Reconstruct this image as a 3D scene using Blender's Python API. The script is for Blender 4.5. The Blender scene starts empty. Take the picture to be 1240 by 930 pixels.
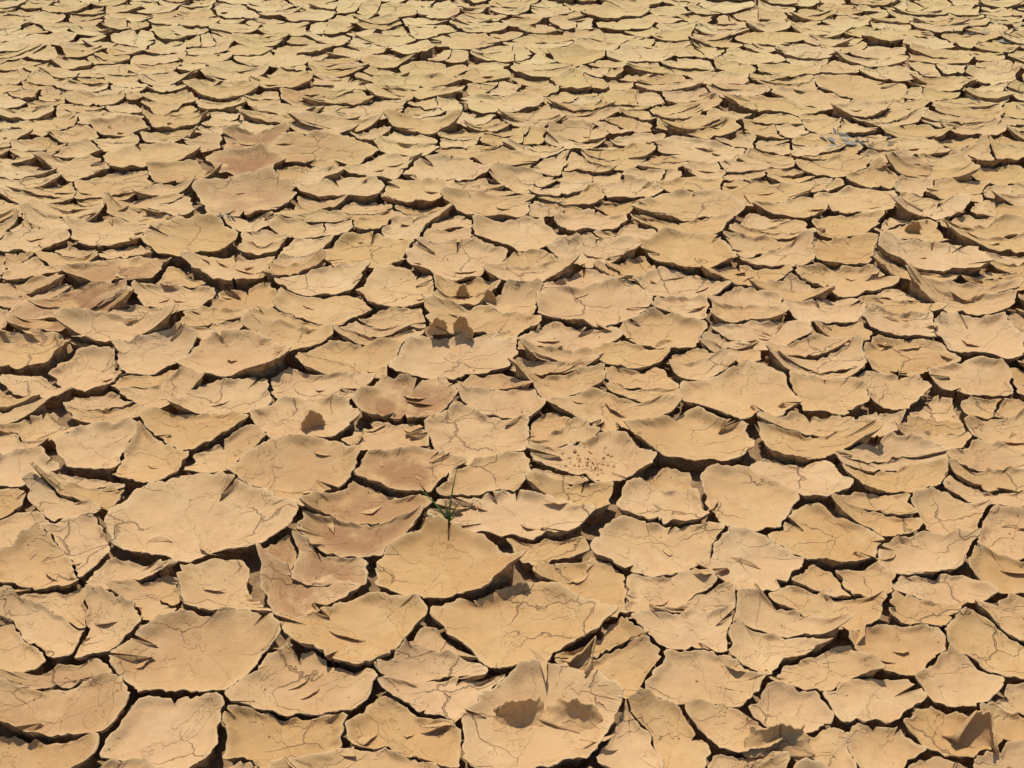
import bpy, math, random
import numpy as np
rng=np.random.default_rng(23); random.seed(5)
H=1.6; P=math.radians(38.8); F=1200.0
def ground(px,py,z=0.0):
    u=(px-620)/F; v=(465-py)/F
    dy=math.cos(P)+v*math.sin(P); dz=-math.sin(P)+v*math.cos(P)
    t=(z-H)/dz
    return u*t, dy*t, t
# ---------------- noise
perm=rng.permutation(256); perm=np.concatenate([perm,perm,perm])
ga=rng.random(256)*2*np.pi; gx=np.cos(ga); gy=np.sin(ga)
def perlin(x,y,s=0):
    x=np.asarray(x,float)+s*17.13+300; y=np.asarray(y,float)+s*9.71+300
    xi=np.floor(x).astype(int); yi=np.floor(y).astype(int); xf=x-xi; yf=y-yi
    def g(ix,iy,dx,dy):
        h=perm[perm[ix&255]+(iy&255)]; return gx[h]*dx+gy[h]*dy
    u=xf**3*(xf*(xf*6-15)+10); v=yf**3*(yf*(yf*6-15)+10)
    a=g(xi,yi,xf,yf); b=g(xi+1,yi,xf-1,yf); c=g(xi,yi+1,xf,yf-1); d=g(xi+1,yi+1,xf-1,yf-1)
    return ((a+(b-a)*u)+((c+(d-c)*u)-(a+(b-a)*u))*v)*1.5
def sstep(a,b,x):
    t=np.clip((x-a)/(b-a),0,1); return t*t*(3-2*t)
def warp(p):
    x,y=p[:,0],p[:,1]
    wx=.034*perlin(x*2.7,y*2.7,1)+.018*perlin(x*8,y*8,2)+.0085*perlin(x*23,y*23,3)+.0040*perlin(x*65,y*65,4)
    wy=.038*perlin(x*2.7,y*2.7,6)+.020*perlin(x*8,y*8,7)+.0085*perlin(x*23,y*23,8)+.0040*perlin(x*65,y*65,9)
    return np.stack([x+wx,y+wy],1)
def unwarp1(x,y):
    q=np.array([[x,y]]); t=q.copy()
    for _ in range(4):
        xx,yy=t[:,0],t[:,1]
        wx=.034*perlin(xx*2.7,yy*2.7,1)+.018*perlin(xx*8,yy*8,2); wy=.038*perlin(xx*2.7,yy*2.7,6)+.020*perlin(xx*8,yy*8,7)
        t=q-np.stack([wx,wy],1)
    return float(t[0,0]),float(t[0,1])
# ---------------- surveyed plates: photo centre, width, height, reddish, curl multiplier
L=[(80,850,150,90,.45,1.2),(210,880,110,60,.1,1.3),(30,910,80,40,.2,1),(350,885,170,60,.1,1),(495,885,100,60,0,1.2),
(665,885,250,100,0,1.2),(880,880,110,60,0,1.4),(1060,900,90,50,0,1.3),(1150,885,90,80,0,1.3),(960,870,100,50,0,1.4),
(100,755,180,100,0,1),(240,795,200,100,.35,1),(370,830,190,80,.1,1),(530,835,100,40,0,1),(1225,860,60,80,0,1.2),(850,820,130,70,0,1.2),
(1000,805,130,50,0,1),(1050,848,140,40,0,1),(1165,825,110,50,0,1.2),(1090,780,130,60,0,1),(940,770,130,80,0,1),(1185,775,90,60,0,1),
(740,790,120,50,0,1.3),(440,770,180,60,0,1),(620,750,240,90,.05,1),(180,715,80,50,0,1),(265,705,90,50,.1,1),(80,665,160,80,0,1),
(245,625,240,120,0,1.0),(375,697,170,70,.9,1),(425,652,130,45,1,.8),(540,680,200,100,0,1.2),(20,780,50,70,0,1),(20,640,60,50,0,1),
(720,705,130,50,0,1),(800,660,190,65,0,.9),(900,680,100,80,0,1),(640,668,100,40,0,1),(790,720,120,50,0,1),(830,755,110,40,0,1),
(1010,655,170,70,0,1),(1130,670,140,50,0,1),(1020,705,140,30,0,1),(1010,737,140,40,0,1),(1140,712,110,40,0,1),(1220,640,60,60,0,1),
(1210,690,60,40,0,1),(620,620,210,60,0,1),(500,570,110,75,1,1.2),(435,612,110,50,.7,1),(360,562,180,90,.3,1),(590,578,110,50,0,1),
(690,588,90,45,0,1),(810,610,140,60,0,1),(910,602,110,80,0,1),(1060,625,150,40,0,1),(965,578,120,50,0,1),(1200,590,90,50,0,1),
(1160,632,100,40,0,1),(1080,562,110,50,0,1),(150,555,190,70,.05,1),(85,600,130,50,0,1),(20,570,50,50,0,1),(40,520,90,50,0,1),
(230,520,140,50,.05,1),(120,500,90,30,.1,1),(720,555,140,60,0,1),(840,525,150,70,0,1),(985,530,130,60,0,1),(740,495,130,50,0,1),
(580,522,150,50,0,1),(370,510,130,50,.1,1),(490,485,110,50,1,1.2),(600,482,100,30,.3,1),(1130,517,90,30,0,1),(1215,520,70,50,0,1),
(885,482,150,60,0,1),(1020,480,90,40,0,1),(1085,472,110,40,0,1),(1180,465,90,50,0,1),(270,482,90,40,0,1),(200,465,100,30,0,1),
(50,470,80,40,0,1),(100,450,90,50,0,1),(385,465,100,45,.1,1),(285,430,130,60,.1,1),(430,435,80,50,0,1),(545,428,170,60,.25,1),
(580,388,150,45,.2,1),(345,400,100,40,0,1),(190,425,90,40,0,1),(30,430,70,40,0,1),(680,455,90,40,0,1),(700,410,90,40,0,1),
(765,430,90,40,0,1),(850,440,80,30,0,1),(925,400,90,40,0,1),(1000,430,110,40,0,1),(1095,430,100,40,0,1),(1190,405,100,50,0,1),
(1100,395,90,30,0,1),(810,400,130,40,0,1),(715,370,160,50,0,1),(900,370,90,50,0,1),(990,375,100,40,0,1),(1130,320,120,60,.05,1.3),
(1160,360,150,35,0,1),(1020,305,100,30,0,1),(1015,335,110,35,0,1),(925,305,110,50,0,1),(845,305,120,50,0,1),(820,345,90,30,0,1),
(550,320,130,40,0,1),(640,325,110,40,0,1),(720,305,80,50,0,1),(705,342,100,30,0,1),(100,368,100,60,1,.9),(150,328,110,45,.7,1),
(30,355,70,60,.2,1),(215,355,80,30,0,1),(280,325,140,35,0,1),(300,360,70,30,0,1),(390,340,100,35,0,1),(390,372,80,35,0,1),
(480,350,90,40,0,1),(230,290,150,40,.1,1),(40,290,90,40,.1,1),(130,285,100,40,0,1),(380,270,100,35,0,1),(300,240,150,50,.5,1),
(395,180,120,50,.4,1),(410,230,90,30,.2,1),(470,200,80,30,.1,1),(510,105,90,40,0,1),(300,200,80,32,1,1),(305,168,80,26,.9,1),
(1040,102,130,38,0,.3),(595,245,110,30,0,1),(330,135,90,25,.2,1),(1010,200,80,30,0,1),(930,150,80,30,0,1),(760,230,90,28,0,1)]
SX=0.66
YMAX=7.6
seeds=[];rad=[];red=[];curl=[];listed=[]
for (cx,cy,w,h,rd,cu) in L:
    x,y,t=ground(cx,cy,0.015)
    x,y=unwarp1(x,y)
    W=w*t/F; D=(ground(cx,cy-h/2)[1]-ground(cx,cy+h/2)[1])*0.78
    seeds.append((x*SX,y)); rad.append(0.5*math.sqrt(W*SX*D)*.97); red.append(rd); curl.append(cu); listed.append(1)
def inreg(x,y,m=0.0): return (0.05-m<y<YMAX+m) and abs(x)<1.6+0.52*y+m
def far_f(x,y): return .86-0.15*sstep(2.4,5.0,y)
for rr,att in ((0.110,1200),(0.098,5000),(0.080,9000),(0.062,14000),(0.046,16000)):
    buf=np.zeros((8000,3)); n=len(seeds); buf[:n,:2]=np.array(seeds); buf[:n,2]=np.array(rad)
    for k in range(att):
        y=rng.uniform(-0.4,YMAX+.6); x=rng.uniform(-6.1,6.1)
        if not inreg(x,y,.5): continue
        r=rr*rng.uniform(.85,1.15)*float(far_f(x,y))
        if -4.0<x<-1.3 and 3.2<y<4.4: r*=.8
        if y>4.7 and abs(x)>1.4: r*=.85
        d=np.hypot(buf[:n,0]-x*SX,buf[:n,1]-y)
        if (d>(buf[:n,2]*.92+r*.92)).all():
            buf[n]=(x*SX,y,r); n+=1
            seeds.append((x*SX,y)); rad.append(r); red.append(rng.uniform(.1,.45) if rng.random()<(.16 if x<0 else .03) else 0); curl.append(rng.uniform(.5,1.35)); listed.append(0)
S=np.array(seeds);R_=np.array(rad);Wt=(R_*0.95)**2
gaph={}
def gap(i,j):
    k=(min(i,j),max(i,j))
    if k not in gaph:
        mx=(S[i]+S[j])/2
        g=0.0025+0.005*rng.random()**2.0
        rd_=float(perlin(mx[0]*1.0+3,mx[1]*.85,5)); g+=.016*math.exp(-(rd_/.075)**2)
        gaph[k]=g
    return gaph[k]
def clip(poly,a,b,c):
    out=[];n=len(poly)
    for k in range(n):
        p=poly[k];q=poly[(k+1)%n]
        dp=a*p[0]+b*p[1]-c; dq=a*q[0]+b*q[1]-c
        if dp<=0: out.append(p)
        if (dp<0<dq) or (dq<0<dp):
            t=dp/(dp-dq); out.append((p[0]+(q[0]-p[0])*t,p[1]+(q[1]-p[1])*t))
    return out
def area(p):
    p=np.array(p);x=p[:,0];y=p[:,1]; return 0.5*np.sum(x*np.roll(y,-1)-np.roll(x,-1)*y)
def cen(p):
    p=np.array(p);x=p[:,0];y=p[:,1];x1=np.roll(x,-1);y1=np.roll(y,-1);cr=x*y1-x1*y;A=cr.sum()/2
    return np.array([((x+x1)*cr).sum()/(6*A),((y+y1)*cr).sum()/(6*A)])
def chaikin(p,r,n):
    p=np.array(p)
    for _ in range(n):
        q=np.roll(p,-1,0); a=p*(1-r)+q*r; b=p*r+q*(1-r)
        p=np.stack([a,b],1).reshape(-1,2); r=.25
    return p
def resample(p,ds,mn=16):
    p=np.asarray(p)
    q=np.vstack([p,p[:1]]); l=np.hypot(*np.diff(q,axis=0).T); s=np.concatenate([[0],np.cumsum(l)])
    n=max(mn,int(s[-1]/ds)); t=np.linspace(0,s[-1],n,endpoint=False)
    return np.stack([np.interp(t,s,q[:,0]),np.interp(t,s,q[:,1])],1)
plates=[]
for i in range(len(S)):
    s=S[i]
    if not inreg(s[0]/SX,s[1]): continue
    d=np.hypot(*(S-s).T); nb=np.argsort(d)[1:36]
    poly=[(s[0]-.4,s[1]-.4),(s[0]+.4,s[1]-.4),(s[0]+.4,s[1]+.4),(s[0]-.4,s[1]+.4)]
    for j in nb:
        dx,dy=S[j]-s; L2=math.hypot(dx,dy)
        m=(L2*L2+Wt[i]-Wt[j])/(2*L2); a,b=dx/L2,dy/L2
        poly=clip(poly,a,b,a*s[0]+b*s[1]+m-gap(i,j)/2)
        if len(poly)<3: break
    if len(poly)<3: continue
    poly=[(p[0]/SX,p[1]) for p in poly]
    A=area(poly)
    if A<0.0008: continue
    pR=math.sqrt(A/math.pi); pc=cen(poly)
    poly=chaikin(poly,rng.uniform(.04,.11),1); k=0; 
    parts=[(poly,False)]
    pr=0.62 if not listed[i] else 0.30
    if A>0.010 and rng.random()<pr and i not in (28,31,24,5):
        k=rng.uniform(.05,.22)/pR
        dense=resample(poly,.012,24); dense[:,1]-=k*(dense[:,0]-pc[0])**2
        bent=[list(map(tuple,dense))]
        for rep in range(1 if A<.025 else (2 if rng.random()<.6 else 1)):
            big=max(bent,key=area); bent.remove(big); c=cen(big)
            th=rng.normal(0,.25)+(math.pi/2 if rng.random()<.14 else 0)
            a,b=-math.sin(th),math.cos(th); off=a*c[0]+b*c[1]+rng.normal(0,.14)*math.sqrt(A)
            g=rng.uniform(.002,.005)
            for q in (clip(big,a,b,off-g/2),clip(big,-a,-b,-off-g/2)):
                if len(q)>2 and area(q)>.0010: bent.append(q)
        parts=[]
        for q in bent:
            q=np.array(q); q[:,1]+=k*(q[:,0]-pc[0])**2; parts.append((q,True))
    for q,sp in parts: plates.append((q,(pc,pR),red[i],curl[i]*(1 if len(parts)==1 else .8),len(parts)>1,listed[i],k))
print("plates",len(plates))
V=[];LP=[];LT=[];SM=[];aR=[];aS=[];aSide=[];aRnd=[]
voff=0
outs=[];tops=[]
SR_near=np.array([.12,.25,.38,.5,.61,.7,.78,.85,.905,.95,.98,1.0])
SR_far=np.array([.2,.45,.68,.85,.95,1.0])
for pid,(poly,(pc,pR),rd,cu,split,lst,kb) in enumerate(plates):
    A0=area(poly); c0=cen(poly)
    ds=.0058 if c0[1]<2.6 else (.0086 if c0[1]<4.0 else .015)
    SR=SR_near if c0[1]<4.0 else SR_far
    o=resample(chaikin(poly,.2,2) if not split else poly,ds)
    o=warp(o); n=len(o)
    pcx=float(warp(pc[None])[0,0])
    o[:,1]-=kb*(o[:,0]-pcx)**2
    def unb(p): 
        p=p.copy(); p[:,1]+=kb*(p[:,0]-pcx)**2; return p
    c=cen(o); ct=unb(c[None])[0]
    d=o-c; r=np.hypot(d[:,0],d[:,1]); ux=d/r[:,None]; ang=np.arctan2(d[:,1],d[:,0])
    ps=pid*0.37
    fr=.0024*perlin(o[:,0]*120+ps,o[:,1]*120,11)+.0075*np.minimum(0,perlin(o[:,0]*38+ps,o[:,1]*38,12)+.03)
    r=r+fr
    R=math.sqrt(A0/math.pi)
    rn=r.copy()
    for k in range(rng.poisson(2.4 if R>.09 else .7)):
        i0=rng.integers(n); dep=rng.uniform(.1,.5)*r[i0]; wd=rng.uniform(.003,.006)
        dist=np.abs((np.arange(n)-i0+n//2)%n-n//2)*ds
        rn=np.minimum(rn,r-dep*np.clip(1-dist/wd,0,1)**.8)
    rn=np.maximum(rn,.15*r)
    fd=1-.42*float(sstep(2.2,4.6,c0[1]))
    th=rng.uniform(.009,.017)*(.8 if R<.07 else 1)*(.6+.4*fd)
    Re=max(R,.80*pR)
    Ac=Re*rng.uniform(.11,.24)*cu*fd; pA=pR*.10*cu*fd if split else 0
    tilt=rng.normal(0,.045,2)*fd; z0=rng.normal(0,.004)
    lipn=.5+perlin(np.cos(ang)*1.7+pid*1.3,np.sin(ang)*1.7,13)*1.4
    tw=rng.uniform(.3,1.0); thd=rng.uniform(0,2*math.pi)
    def top(x,y,s,lip):
        dd=np.hypot((x-ct[0])*.85,y-ct[1])/Re; dd=np.minimum(dd,1.6)
        an=np.arctan2(y-ct[1],x-ct[0])
        z=z0+Ac*dd**2.3*(1+.45*tw*np.cos(an-thd))
        if split: z=z+pA*np.minimum(np.hypot(x-pc[0],y-pc[1])/pR,1.6)**2
        z=z+tilt[0]*(x-ct[0])+tilt[1]*(y-ct[1])
        z=z+.013*fd*np.clip(lip,0,1.6)*sstep(.76,1,s)*min(1,R/.12)
        z=z+.006*perlin(x*9+ps,y*9,14)+.0028*perlin(x*25,y*25,15)+.0008*perlin(x*80,y*80,16)
        return z
    rows=[];ss=[]
    for s in SR:
        rad_=np.minimum(s*r,rn*(1-.03*(1-s)))
        p=unb(c+ux*rad_[:,None]); z=top(p[:,0],p[:,1],s*np.ones(n),lipn)
        rows.append(np.column_stack([p,z])); ss.append(s)
    rim=rows[-1]
    tloc=th*(1+.35*perlin(ang*2,np.full(n,pid*.7),17))
    for (fz,fi,j) in ((.15,-.0008,.0007),(.5,.002,.002),(1.0,.006,.0026)):
        jj=perlin(rim[:,0]*90+fz*40,rim[:,1]*90+ps,18)*j*2
        p=unb(c+ux*(rn-fi-jj)[:,None]); rows.append(np.column_stack([p,rim[:,2]-tloc*fz])); ss.append(1)
    p=unb(c+ux*(np.minimum(rn*.88,r*.86))[:,None])
    zz=top(p[:,0],p[:,1],.85*np.ones(n),lipn*0)-tloc*1.2
    rows.append(np.column_stack([p,np.minimum(zz,rim[:,2]-tloc)])); ss.append(1)
    p=unb(c+ux*(np.minimum(rn*.84,r*.83)+.004*perlin(ang*5,np.full(n,ps),19))[:,None])
    rows.append(np.column_stack([p,np.full(n,-.07)])); ss.append(1)
    m=len(rows); nt=len(SR)
    cz=top(np.array([ct[0]]),np.array([ct[1]]),np.zeros(1),0*np.ones(1))
    vv=np.vstack([np.concatenate([ct,cz])[None]]+rows); V.append(vv)
    k=np.arange(n);k1=(k+1)%n
    tri=np.stack([np.zeros(n,int),1+k,1+k1],1)+voff
    LP.append(tri.ravel()); LT.append(np.full(n,3)); SM.append(np.ones(n,bool))
    i=np.arange(m-1)[:,None]*n+1
    q=np.stack([i+k,i+n+k,i+n+k1,i+k1],2)+voff
    LP.append(q.ravel()); LT.append(np.full((m-1)*n,4)); 
    SM.append(np.repeat(np.arange(m-1)<nt-1,n))
    sarr=np.concatenate([[0],np.repeat(ss,n)])
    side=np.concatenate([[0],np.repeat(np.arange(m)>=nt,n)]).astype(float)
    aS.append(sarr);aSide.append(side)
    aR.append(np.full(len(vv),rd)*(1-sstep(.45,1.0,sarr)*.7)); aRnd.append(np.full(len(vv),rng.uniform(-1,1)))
    voff+=len(vv)
    outs.append(rim[::6]); 
    if c[1]<5.5: tt=vv[1:1+n*(nt-2)][::19]; tops.append(np.column_stack([tt,np.full(len(tt),R)]))
V=np.vstack(V);LP=np.concatenate(LP);LT=np.concatenate(LT);SM=np.concatenate(SM)
print("verts",len(V))
def mkmesh(name,V,LP,LT,SM=None,attrs=None):
    me=bpy.data.meshes.new(name); me.vertices.add(len(V)); me.vertices.foreach_set("co",np.asarray(V,np.float32).ravel())
    me.loops.add(len(LP)); me.loops.foreach_set("vertex_index",LP.astype(np.int32))
    me.polygons.add(len(LT)); st=np.concatenate([[0],np.cumsum(LT)[:-1]]).astype(np.int32)
    me.polygons.foreach_set("loop_start",st); me.polygons.foreach_set("loop_total",LT.astype(np.int32))
    if SM is not None: me.polygons.foreach_set("use_smooth",SM.astype(bool))
    me.update(calc_edges=True)
    for k,v in (attrs or {}).items():
        a=me.attributes.new(k,'FLOAT','POINT'); a.data.foreach_set("value",np.asarray(v,np.float32))
    ob=bpy.data.objects.new(name,me); bpy.context.collection.objects.link(ob); return ob
plate_ob=mkmesh("cracked_mud_plates",V,LP,LT,SM,{"red":np.concatenate(aR),"rim":np.concatenate(aS),"side":np.concatenate(aSide),"rnd":np.concatenate(aRnd)})
# ---------------- materials
def N(nt,t,**k):
    n=nt.nodes.new(t)
    for a,b in k.items(): setattr(n,a,b)
    return n
def mud_material(name):
    m=bpy.data.materials.new(name); m.use_nodes=True; nt=m.node_tree; nd=nt.nodes; lk=nt.links.new
    nd.clear(); out=N(nt,'ShaderNodeOutputMaterial'); b=N(nt,'ShaderNodeBsdfPrincipled'); lk(b.outputs[0],out.inputs[0])
    tc=N(nt,'ShaderNodeTexCoord'); co=tc.outputs['Object']
    def noise(sc,det=4,ro=.55,dist=0,dim='2D'):
        n=N(nt,'ShaderNodeTexNoise',noise_dimensions=dim); n.inputs['Scale'].default_value=sc;n.inputs['Detail'].default_value=det
        n.inputs['Roughness'].default_value=ro;n.inputs['Distortion'].default_value=dist; lk(co,n.inputs['Vector']); return n.outputs['Fac']
    def math_(op,a,b_=None,c_=None,clamp=False):
        n=N(nt,'ShaderNodeMath',operation=op,use_clamp=clamp)
        for i,v in enumerate((a,b_,c_)):
            if v is None: continue
            if isinstance(v,(int,float)): n.inputs[i].default_value=v
            else: lk(v,n.inputs[i])
        return n.outputs[0]
    def mr(v,a,b_,c_=0.,d=1.,smooth=True):
        n=N(nt,'ShaderNodeMapRange',interpolation_type='SMOOTHSTEP' if smooth else 'LINEAR'); lk(v,n.inputs[0])
        for i,x in enumerate((a,b_,c_,d)): n.inputs[i+1].default_value=x
        return n.outputs[0]
    def mix(f,a,b_,bt='MIX'):
        n=N(nt,'ShaderNodeMix',data_type='RGBA',blend_type=bt)
        for v,s in ((f,0),(a,6),(b_,7)):
            if isinstance(v,(int,float)): n.inputs[s].default_value=v
            elif isinstance(v,tuple): n.inputs[s].default_value=(*v,1)
            else: lk(v,n.inputs[s])
        return n.outputs[2]
    def attr(nm): return N(nt,'ShaderNodeAttribute',attribute_name=nm).outputs['Fac']
    sep=N(nt,'ShaderNodeSeparateXYZ'); lk(co,sep.inputs[0])
    n9=noise(9,4,.6); n55=noise(55,4,.65,0,'3D')
    near=(.540,.328,.140); far=(.545,.398,.165)
    yn=math_('ADD',sep.outputs[1],math_('MULTIPLY',noise(.6,1),1.6))
    col=mix(mr(yn,2.4,5.8),near,far)
    col=mix(mr(noise(3.2,4,.6),.36,.7,0,.55),col,(.465,.262,.106))
    col=mix(mr(n9,.45,.75,0,.45),col,(.59,.40,.195))
    col=mix(mr(n55,.35,.7,0,.26),col,(.38,.22,.095))
    rn=attr('rnd')
    hv=N(nt,'ShaderNodeHueSaturation'); lk(col,hv.inputs['Color']); lk(math_('MULTIPLY_ADD',rn,.06,1.0),hv.inputs['Value']); lk(math_('MULTIPLY_ADD',rn,-.05,1.0),hv.inputs['Saturation'])
    col=hv.outputs[0]
    red=attr('red'); rm=math_('MULTIPLY',red,mr(n9,.30,.50),clamp=True)
    col=mix(rm,col,(.300,.142,.048))
    rimf=math_('MULTIPLY',mr(attr('rim'),.88,1.0),mr(n55,.35,.65,.1,.5))
    col=mix(rimf,col,(.62,.44,.23))
    # hairline cracks
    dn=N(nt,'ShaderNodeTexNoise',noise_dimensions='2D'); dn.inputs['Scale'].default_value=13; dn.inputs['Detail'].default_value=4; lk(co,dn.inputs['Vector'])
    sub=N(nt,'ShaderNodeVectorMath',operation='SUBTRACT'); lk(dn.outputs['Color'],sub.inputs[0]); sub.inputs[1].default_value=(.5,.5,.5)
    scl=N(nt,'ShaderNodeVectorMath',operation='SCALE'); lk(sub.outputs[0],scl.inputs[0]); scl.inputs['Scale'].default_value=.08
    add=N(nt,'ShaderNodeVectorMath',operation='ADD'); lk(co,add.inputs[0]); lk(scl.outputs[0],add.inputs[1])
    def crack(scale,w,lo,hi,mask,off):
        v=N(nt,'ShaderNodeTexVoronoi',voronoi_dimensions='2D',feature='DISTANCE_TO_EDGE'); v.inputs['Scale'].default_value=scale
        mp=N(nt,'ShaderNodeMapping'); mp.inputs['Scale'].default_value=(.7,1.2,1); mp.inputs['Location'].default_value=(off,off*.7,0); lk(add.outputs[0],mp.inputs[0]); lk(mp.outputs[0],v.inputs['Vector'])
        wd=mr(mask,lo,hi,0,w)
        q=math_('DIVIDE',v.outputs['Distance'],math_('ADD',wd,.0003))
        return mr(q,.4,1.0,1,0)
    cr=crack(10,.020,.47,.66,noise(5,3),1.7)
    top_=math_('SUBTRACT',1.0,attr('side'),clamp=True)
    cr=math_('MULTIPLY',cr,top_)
    col=mix(math_('MULTIPLY',cr,.6),col,(.24,.135,.06))  # crack lines tinted dark: painted cavity shade, as bump alone stays too light
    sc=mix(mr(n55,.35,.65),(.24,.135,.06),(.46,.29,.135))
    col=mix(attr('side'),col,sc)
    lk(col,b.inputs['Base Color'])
    ro=math_('SUBTRACT',.76,math_('MULTIPLY',rm,.14)); lk(ro,b.inputs['Roughness']); b.inputs['Specular IOR Level'].default_value=.28
    ledge=mr(noise(7,5,.6,.4),.50,.514)
    h=math_('MULTIPLY',ledge,.0014)
    h=math_('ADD',h,math_('MULTIPLY',n55,math_('MULTIPLY_ADD',attr('side'),.006,.0024)))
    h=math_('SUBTRACT',h,math_('MULTIPLY',cr,.005))
    bp=N(nt,'ShaderNodeBump'); bp.inputs['Strength'].default_value=1; bp.inputs['Distance'].default_value=1; lk(h,bp.inputs['Height']); lk(bp.outputs[0],b.inputs['Normal'])
    return m
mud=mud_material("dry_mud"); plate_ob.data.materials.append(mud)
# ---------------- ground bed
def axis(lo,hi,step,far):
    a=list(np.arange(lo,hi+1e-6,step)); d=step; x=a[-1]; up=[]
    while x<far: d*=1.25; x+=d; up.append(x)
    d=step; x=a[0]; dn=[]
    while x>-far: d*=1.25; x-=d; dn.append(x)
    return np.array(dn[::-1]+a+up)
gxs=axis(-6,6,.04,400); gys=axis(-.3,YMAX+.6,.035,400)
X,Y=np.meshgrid(gxs,gys); 
edge=np.maximum(np.maximum((np.abs(X)-(1.45+.52*Y)),(Y-YMAX+.1)),(.1-Y)); outer=sstep(-.02,.12,edge)
Z=-.030+.009*perlin(X*9,Y*9,21)+.006*perlin(X*28,Y*28,22); Z=Z*(1-outer)+outer*(.004+.006*perlin(X*2,Y*2,23))
nx,ny=len(gxs),len(gys); i=np.arange(nx-1)[None];j=np.arange(ny-1)[:,None]*nx
q=np.stack([i+j,i+j+1,i+j+1+nx,i+j+nx],2).reshape(-1)
g=mkmesh("ground",np.stack([X.ravel(),Y.ravel(),Z.ravel()],1),q,np.full((nx-1)*(ny-1),4),np.ones((nx-1)*(ny-1),bool),{"outer":outer.ravel()})
gm=bpy.data.materials.new("crack_bed_soil"); gm.use_nodes=True; nt=gm.node_tree; b=nt.nodes['Principled BSDF']; b.inputs['Roughness'].default_value=.95
tc=N(nt,'ShaderNodeTexCoord'); nz=N(nt,'ShaderNodeTexNoise'); nz.inputs['Scale'].default_value=40; nz.inputs['Detail'].default_value=6; nt.links.new(tc.outputs['Object'],nz.inputs['Vector'])
cr=N(nt,'ShaderNodeValToRGB'); cr.color_ramp.elements[0].position=.35;cr.color_ramp.elements[0].color=(.22,.125,.056,1);cr.color_ramp.elements[1].position=.7;cr.color_ramp.elements[1].color=(.38,.235,.112,1)
nt.links.new(nz.outputs['Fac'],cr.inputs[0])
vo=N(nt,'ShaderNodeTexVoronoi',voronoi_dimensions='2D',feature='DISTANCE_TO_EDGE'); vo.inputs['Scale'].default_value=4.2; nt.links.new(tc.outputs['Object'],vo.inputs['Vector'])
vr=N(nt,'ShaderNodeValToRGB'); vr.color_ramp.elements[0].position=.03;vr.color_ramp.elements[0].color=(.18,.11,.05,1);vr.color_ramp.elements[1].position=.06;vr.color_ramp.elements[1].color=(.52,.38,.165,1)
nt.links.new(vo.outputs['Distance'],vr.inputs[0])
at=N(nt,'ShaderNodeAttribute',attribute_name='outer'); mx=N(nt,'ShaderNodeMix',data_type='RGBA'); nt.links.new(at.outputs['Fac'],mx.inputs[0]); nt.links.new(cr.outputs[0],mx.inputs[6]); nt.links.new(vr.outputs[0],mx.inputs[7]); nt.links.new(mx.outputs[2],b.inputs['Base Color'])
bp=N(nt,'ShaderNodeBump'); bp.inputs['Distance'].default_value=.01; nt.links.new(nz.outputs['Fac'],bp.inputs['Height']); nt.links.new(bp.outputs[0],b.inputs['Normal'])
g.data.materials.append(gm)
# ---------------- crumbs
import bmesh
bm=bmesh.new(); bmesh.ops.create_icosphere(bm,subdivisions=1,radius=1); iv=np.array([v.co[:] for v in bm.verts]); bm.faces.ensure_lookup_table(); ifc=np.array([[v.index for v in f.verts] for f in bm.faces]); bm.free()
O=np.vstack(outs); CV=[];CF=[];off=0; CS=[]
def crumb(p,s):
    global off
    v=iv*(1+rng.uniform(-.35,.35,(len(iv),1)))*rng.uniform(.6,1.2,3)*s
    CV.append(v+p); CF.append(ifc+off); off+=len(iv)
for k in rng.integers(0,len(O),8000):
    p=O[k]
    if p[1]>4.5 and rng.random()<.7: continue
    s=rng.uniform(.002,.0075); crumb(np.array([p[0]+rng.normal(0,.008),p[1]+rng.normal(0,.008),-.026+rng.uniform(-.003,.01)]),s); CS.append(.8)
T=np.vstack(tops)
for k in rng.integers(0,len(T),800):
    p=T[k,:3]; s=rng.uniform(.0012,.0030)*(1+(p[1]>3)*.3); crumb(p+np.array([0,0,s*.3]),s); CS.append(.1)
def pile(px,py,n,sp,s0=.002,s1=.008):
    x,y,_=ground(px,py,.02)
    for k in range(n):
        qx=x+rng.normal(0,sp); qy=y+rng.normal(0,sp*.8); kk=np.argmin(np.hypot(T[:,0]-qx,T[:,1]-qy)); s=rng.uniform(s0,s1)
        crumb(np.array([qx,qy,T[kk,2]+s*.3]),s); CS.append(0)
pile(712,558,70,.035,.0015,.005); pile(1105,265,15,.04)
C=np.vstack(CV); CFf=np.vstack(CF)
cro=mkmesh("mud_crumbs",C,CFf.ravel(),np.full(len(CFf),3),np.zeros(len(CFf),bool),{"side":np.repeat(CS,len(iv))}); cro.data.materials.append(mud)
# ---------------- lifted skin tears on plates
TV=[];TF=[];off2=0
nu,nv=11,5
uu,vv_=np.meshgrid(np.linspace(-1,1,nu),np.linspace(0,1,nv))
bi=np.arange(nu-1)[None]+np.arange(nv-1)[:,None]*nu; tq=np.stack([bi,bi+1,bi+1+nu,bi+nu],2).reshape(-1,4)
for k in rng.integers(0,len(T),1100):
    x,y,z,R=T[k]
    if R<.07: continue
    a=rng.uniform(.010,.045); w=rng.uniform(.006,.018); lf=rng.uniform(.003,.010); ph=rng.normal(0,.6)+(math.pi if rng.random()<.2 else 0)
    jag=1+.45*perlin(uu*2.5,np.zeros_like(uu)+k*.7,31)
    lx=uu*a; ly=-(w*(1-uu**2)*vv_*jag)+w*.4*uu**2; lz=-.0012+lf*(1-uu**2)*vv_**1.6
    X2=x+lx*math.cos(ph)-ly*math.sin(ph); Y2=y+lx*math.sin(ph)+ly*math.cos(ph)
    TV.append(np.stack([X2,Y2,z+lz],2).reshape(-1,3)); TF.append(tq+off2); off2+=nu*nv
TVa=np.vstack(TV);TFa=np.vstack(TF)
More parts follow.
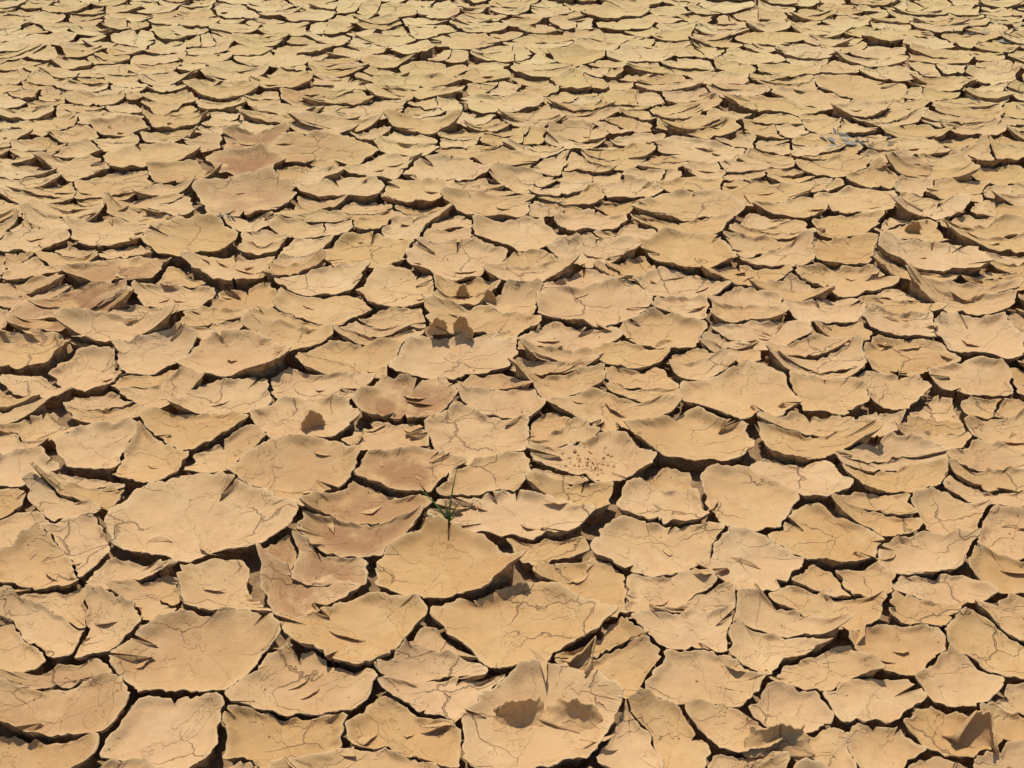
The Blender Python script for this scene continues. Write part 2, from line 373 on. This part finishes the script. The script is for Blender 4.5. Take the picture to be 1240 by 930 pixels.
to=mkmesh("lifted_mud_skin",TVa,TFa.ravel(),np.full(len(TFa),4),np.ones(len(TFa),bool)); to.data.materials.append(mud)
so=to.modifiers.new("s","SOLIDIFY"); so.thickness=.0015
# ---------------- standing curled flakes
def topz(x,y):
    k=np.argsort(np.hypot(T[:,0]-x,T[:,1]-y))[:3]; return float(T[k,2].mean())
def flap(px,py,w,h,yaw=0,th0=20,th1=110,taper=.3,cross=.15,seed=0,thick=.0035):
    x,y,_=ground(px,py,.02); z=topz(x,y)-.004
    nu,nv=25,17; u=np.linspace(-1,1,nu); v=np.linspace(0,1,nv); th=np.radians(th0+(th1-th0)*v)
    fy=np.concatenate([[0],np.cumsum(np.cos((th[1:]+th[:-1])/2))])*h/(nv-1); fz=np.concatenate([[0],np.cumsum(np.sin((th[1:]+th[:-1])/2))])*h/(nv-1)
    U,Vv=np.meshgrid(u,v); FY=np.repeat(fy[:,None],nu,1); FZ=np.repeat(fz[:,None],nu,1)
    ed=1+.22*perlin(u*1.6,np.full(nu,seed*1.9+.4),41)+.08*perlin(u*7,np.full(nu,seed*2.9+.3),42)-taper*.7*np.abs(u)**1.8
    FZ=FZ*ed[None]; FY=FY*ed[None]
    Wd=w/2*(1-taper*.6*Vv**1.5)*(1+.16*perlin(Vv*4,np.sign(U)*3.3+seed+.4,43))
    lx=U*Wd; ly=FY-cross*w*(U**2)*Vv; lz=FZ+.003*perlin(U*3+seed,Vv*3,44)
    c,s=math.cos(math.radians(yaw)),math.sin(math.radians(yaw))
    vv=np.stack([x+lx*c-ly*s,y+lx*s+ly*c,z+lz],2).reshape(-1,3)
    bi=np.arange(nu-1)[None]+np.arange(nv-1)[:,None]*nu; q=np.stack([bi,bi+1,bi+1+nu,bi+nu],2).reshape(-1)
    ob=mkmesh("curled_mud_flake",vv,q,np.full((nu-1)*(nv-1),4),np.ones((nu-1)*(nv-1),bool)); ob.data.materials.append(mud)
    m=ob.modifiers.new("s","SOLIDIFY"); m.thickness=thick; m.offset=0
    return ob
flap(531,403,.05,.060,8,60,120,.25,.2,1)
flap(560,403,.058,.066,-14,50,115,.3,.25,2)
flap(379,512,.06,.055,10,50,110,.5,.2,3)
flap(634,880,.11,.07,14,20,105,.5,-.2,4)
flap(690,882,.12,.065,-22,15,95,.7,-.2,5)
flap(700,815,.08,.07,-40,20,80,.9,.3,6)
flap(945,915,.12,.06,0,20,95,.5,-.2,7)
flap(1180,900,.10,.08,-30,20,90,.7,.3,8)
flap(592,362,.05,.045,25,50,100,.6,.2,10)
flap(560,352,.045,.04,-20,50,100,.6,.2,11)
flap(1106,276,.05,.045,0,60,110,.4,.2,12)
# ---------------- grass sprig
def simple(name,col,rough=.6):
    m=bpy.data.materials.new(name); m.use_nodes=True; nt=m.node_tree; b=nt.nodes['Principled BSDF']
    n=N(nt,'ShaderNodeTexNoise'); n.inputs['Scale'].default_value=60; r=N(nt,'ShaderNodeValToRGB'); r.color_ramp.elements[0].color=(*[c*.6 for c in col],1); r.color_ramp.elements[1].color=(*[min(1,c*1.3) for c in col],1)
    nt.links.new(n.outputs['Fac'],r.inputs[0]); nt.links.new(r.outputs[0],b.inputs['Base Color']); b.inputs['Roughness'].default_value=rough; return m
def blades(name,px,py,specs,mat,z=None):
    x,y,_=ground(px,py,.01); z=topz(x,y)-.005 if z is None else z
    VV=[];FF=[];o=0
    for (l,az,lean,w) in specs:
        n=9; a=math.radians(az)
        for k in range(n):
            t=k/(n-1); hd=l*math.sin(math.radians(lean))*t*(.5+.5*t); zz=l*math.cos(math.radians(lean)*.9)*t*(1-.12*t)
            cx=x+math.cos(a)*hd; cy=y+math.sin(a)*hd; ww=w*(1-t**2)+.0004
            px_,py_=ww,0.3*ww
            VV+= [(cx-px_,cy-py_,z+zz),(cx,cy-ww*.5,z+zz),(cx+px_,cy+py_,z+zz)]
        for k in range(n-1):
            i=o+k*3; FF+=[(i,i+1,i+4,i+3),(i+1,i+2,i+5,i+4)]
        o+=n*3
    VV=np.array(VV);FF=np.array(FF); ob=mkmesh(name,VV,FF.ravel(),np.full(len(FF),4),np.ones(len(FF),bool)); ob.data.materials.append(mat); return ob
green=simple("grass_green",(.10,.17,.03))
blades("grass_sprig",543,632,[(.14,72,30,.0018),(.10,150,45,.0024),(.06,110,20,.0026),(.07,40,40,.0022),(.075,185,65,.0026),(.05,-20,45,.0026),(.05,170,60,.0026),(.10,20,62,.0016)],green)
dry=simple("dry_litter_grey",(.19,.17,.12))
def litter(px,py,n,sp,mat,sz=1):
    x,y,_=ground(px,py,.02); VV=[];FF=[]
    for k in range(n):
        cx=x+rng.normal(0,sp); cy=y+rng.normal(0,sp*.6); z=topz(cx,cy)+.003; a=rng.uniform(0,6.28); l=rng.uniform(.015,.05)*sz; w=l*rng.uniform(.06,.2); i=len(VV)
        dx,dy=math.cos(a),math.sin(a)
        for (s,t,hh) in ((-1,0,0),(-.3,1,.005),(.5,.8,.007),(1,0,.003),(.4,-.9,.002),(-.4,-.8,0)): VV.append((cx+dx*l*s/2-dy*w*t,cy+dy*l*s/2+dx*w*t,z+hh*rng.uniform(.4,1.6)))
        FF.append([i,i+1,i+2,i+3,i+4,i+5])
    ob=mkmesh("dry_leaf_litter",np.array(VV),np.array(FF).ravel(),np.full(len(FF),6)); ob.data.materials.append(mat)
litter(1045,172,30,.08,dry,1.2); litter(278,262,6,.02,dry,.8); litter(1190,36,24,.2,dry,1.2)
# ---------------- camera, light
cam=bpy.data.cameras.new("camera"); co=bpy.data.objects.new("camera",cam); bpy.context.collection.objects.link(co)
co.location=(0,0,H); co.rotation_euler=(math.pi/2-P,0,0); cam.sensor_width=36; cam.lens=36*F/1240; cam.clip_end=2000; cam.clip_start=.02
bpy.context.scene.camera=co
EL=65; AZ=-14
sun=bpy.data.lights.new("sun",'SUN'); sun.energy=4.0; sun.angle=math.radians(.6); sun.color=(1,.955,.87)
so=bpy.data.objects.new("sun",sun); bpy.context.collection.objects.link(so)
so.rotation_euler=(-math.radians(90-EL),0,-math.radians(AZ)); 
w=bpy.data.worlds.new("World"); bpy.context.scene.world=w; w.use_nodes=True; nt=w.node_tree
sk=N(nt,'ShaderNodeTexSky',sky_type='NISHITA'); sk.sun_disc=False; sk.sun_elevation=math.radians(EL); sk.sun_rotation=math.radians(AZ)
bg=nt.nodes['Background']; bg.inputs[1].default_value=.12; nt.links.new(sk.outputs[0],bg.inputs[0])
sc=bpy.context.scene; sc.view_settings.view_transform='Standard'; sc.view_settings.look='None'; sc.view_settings.exposure=0
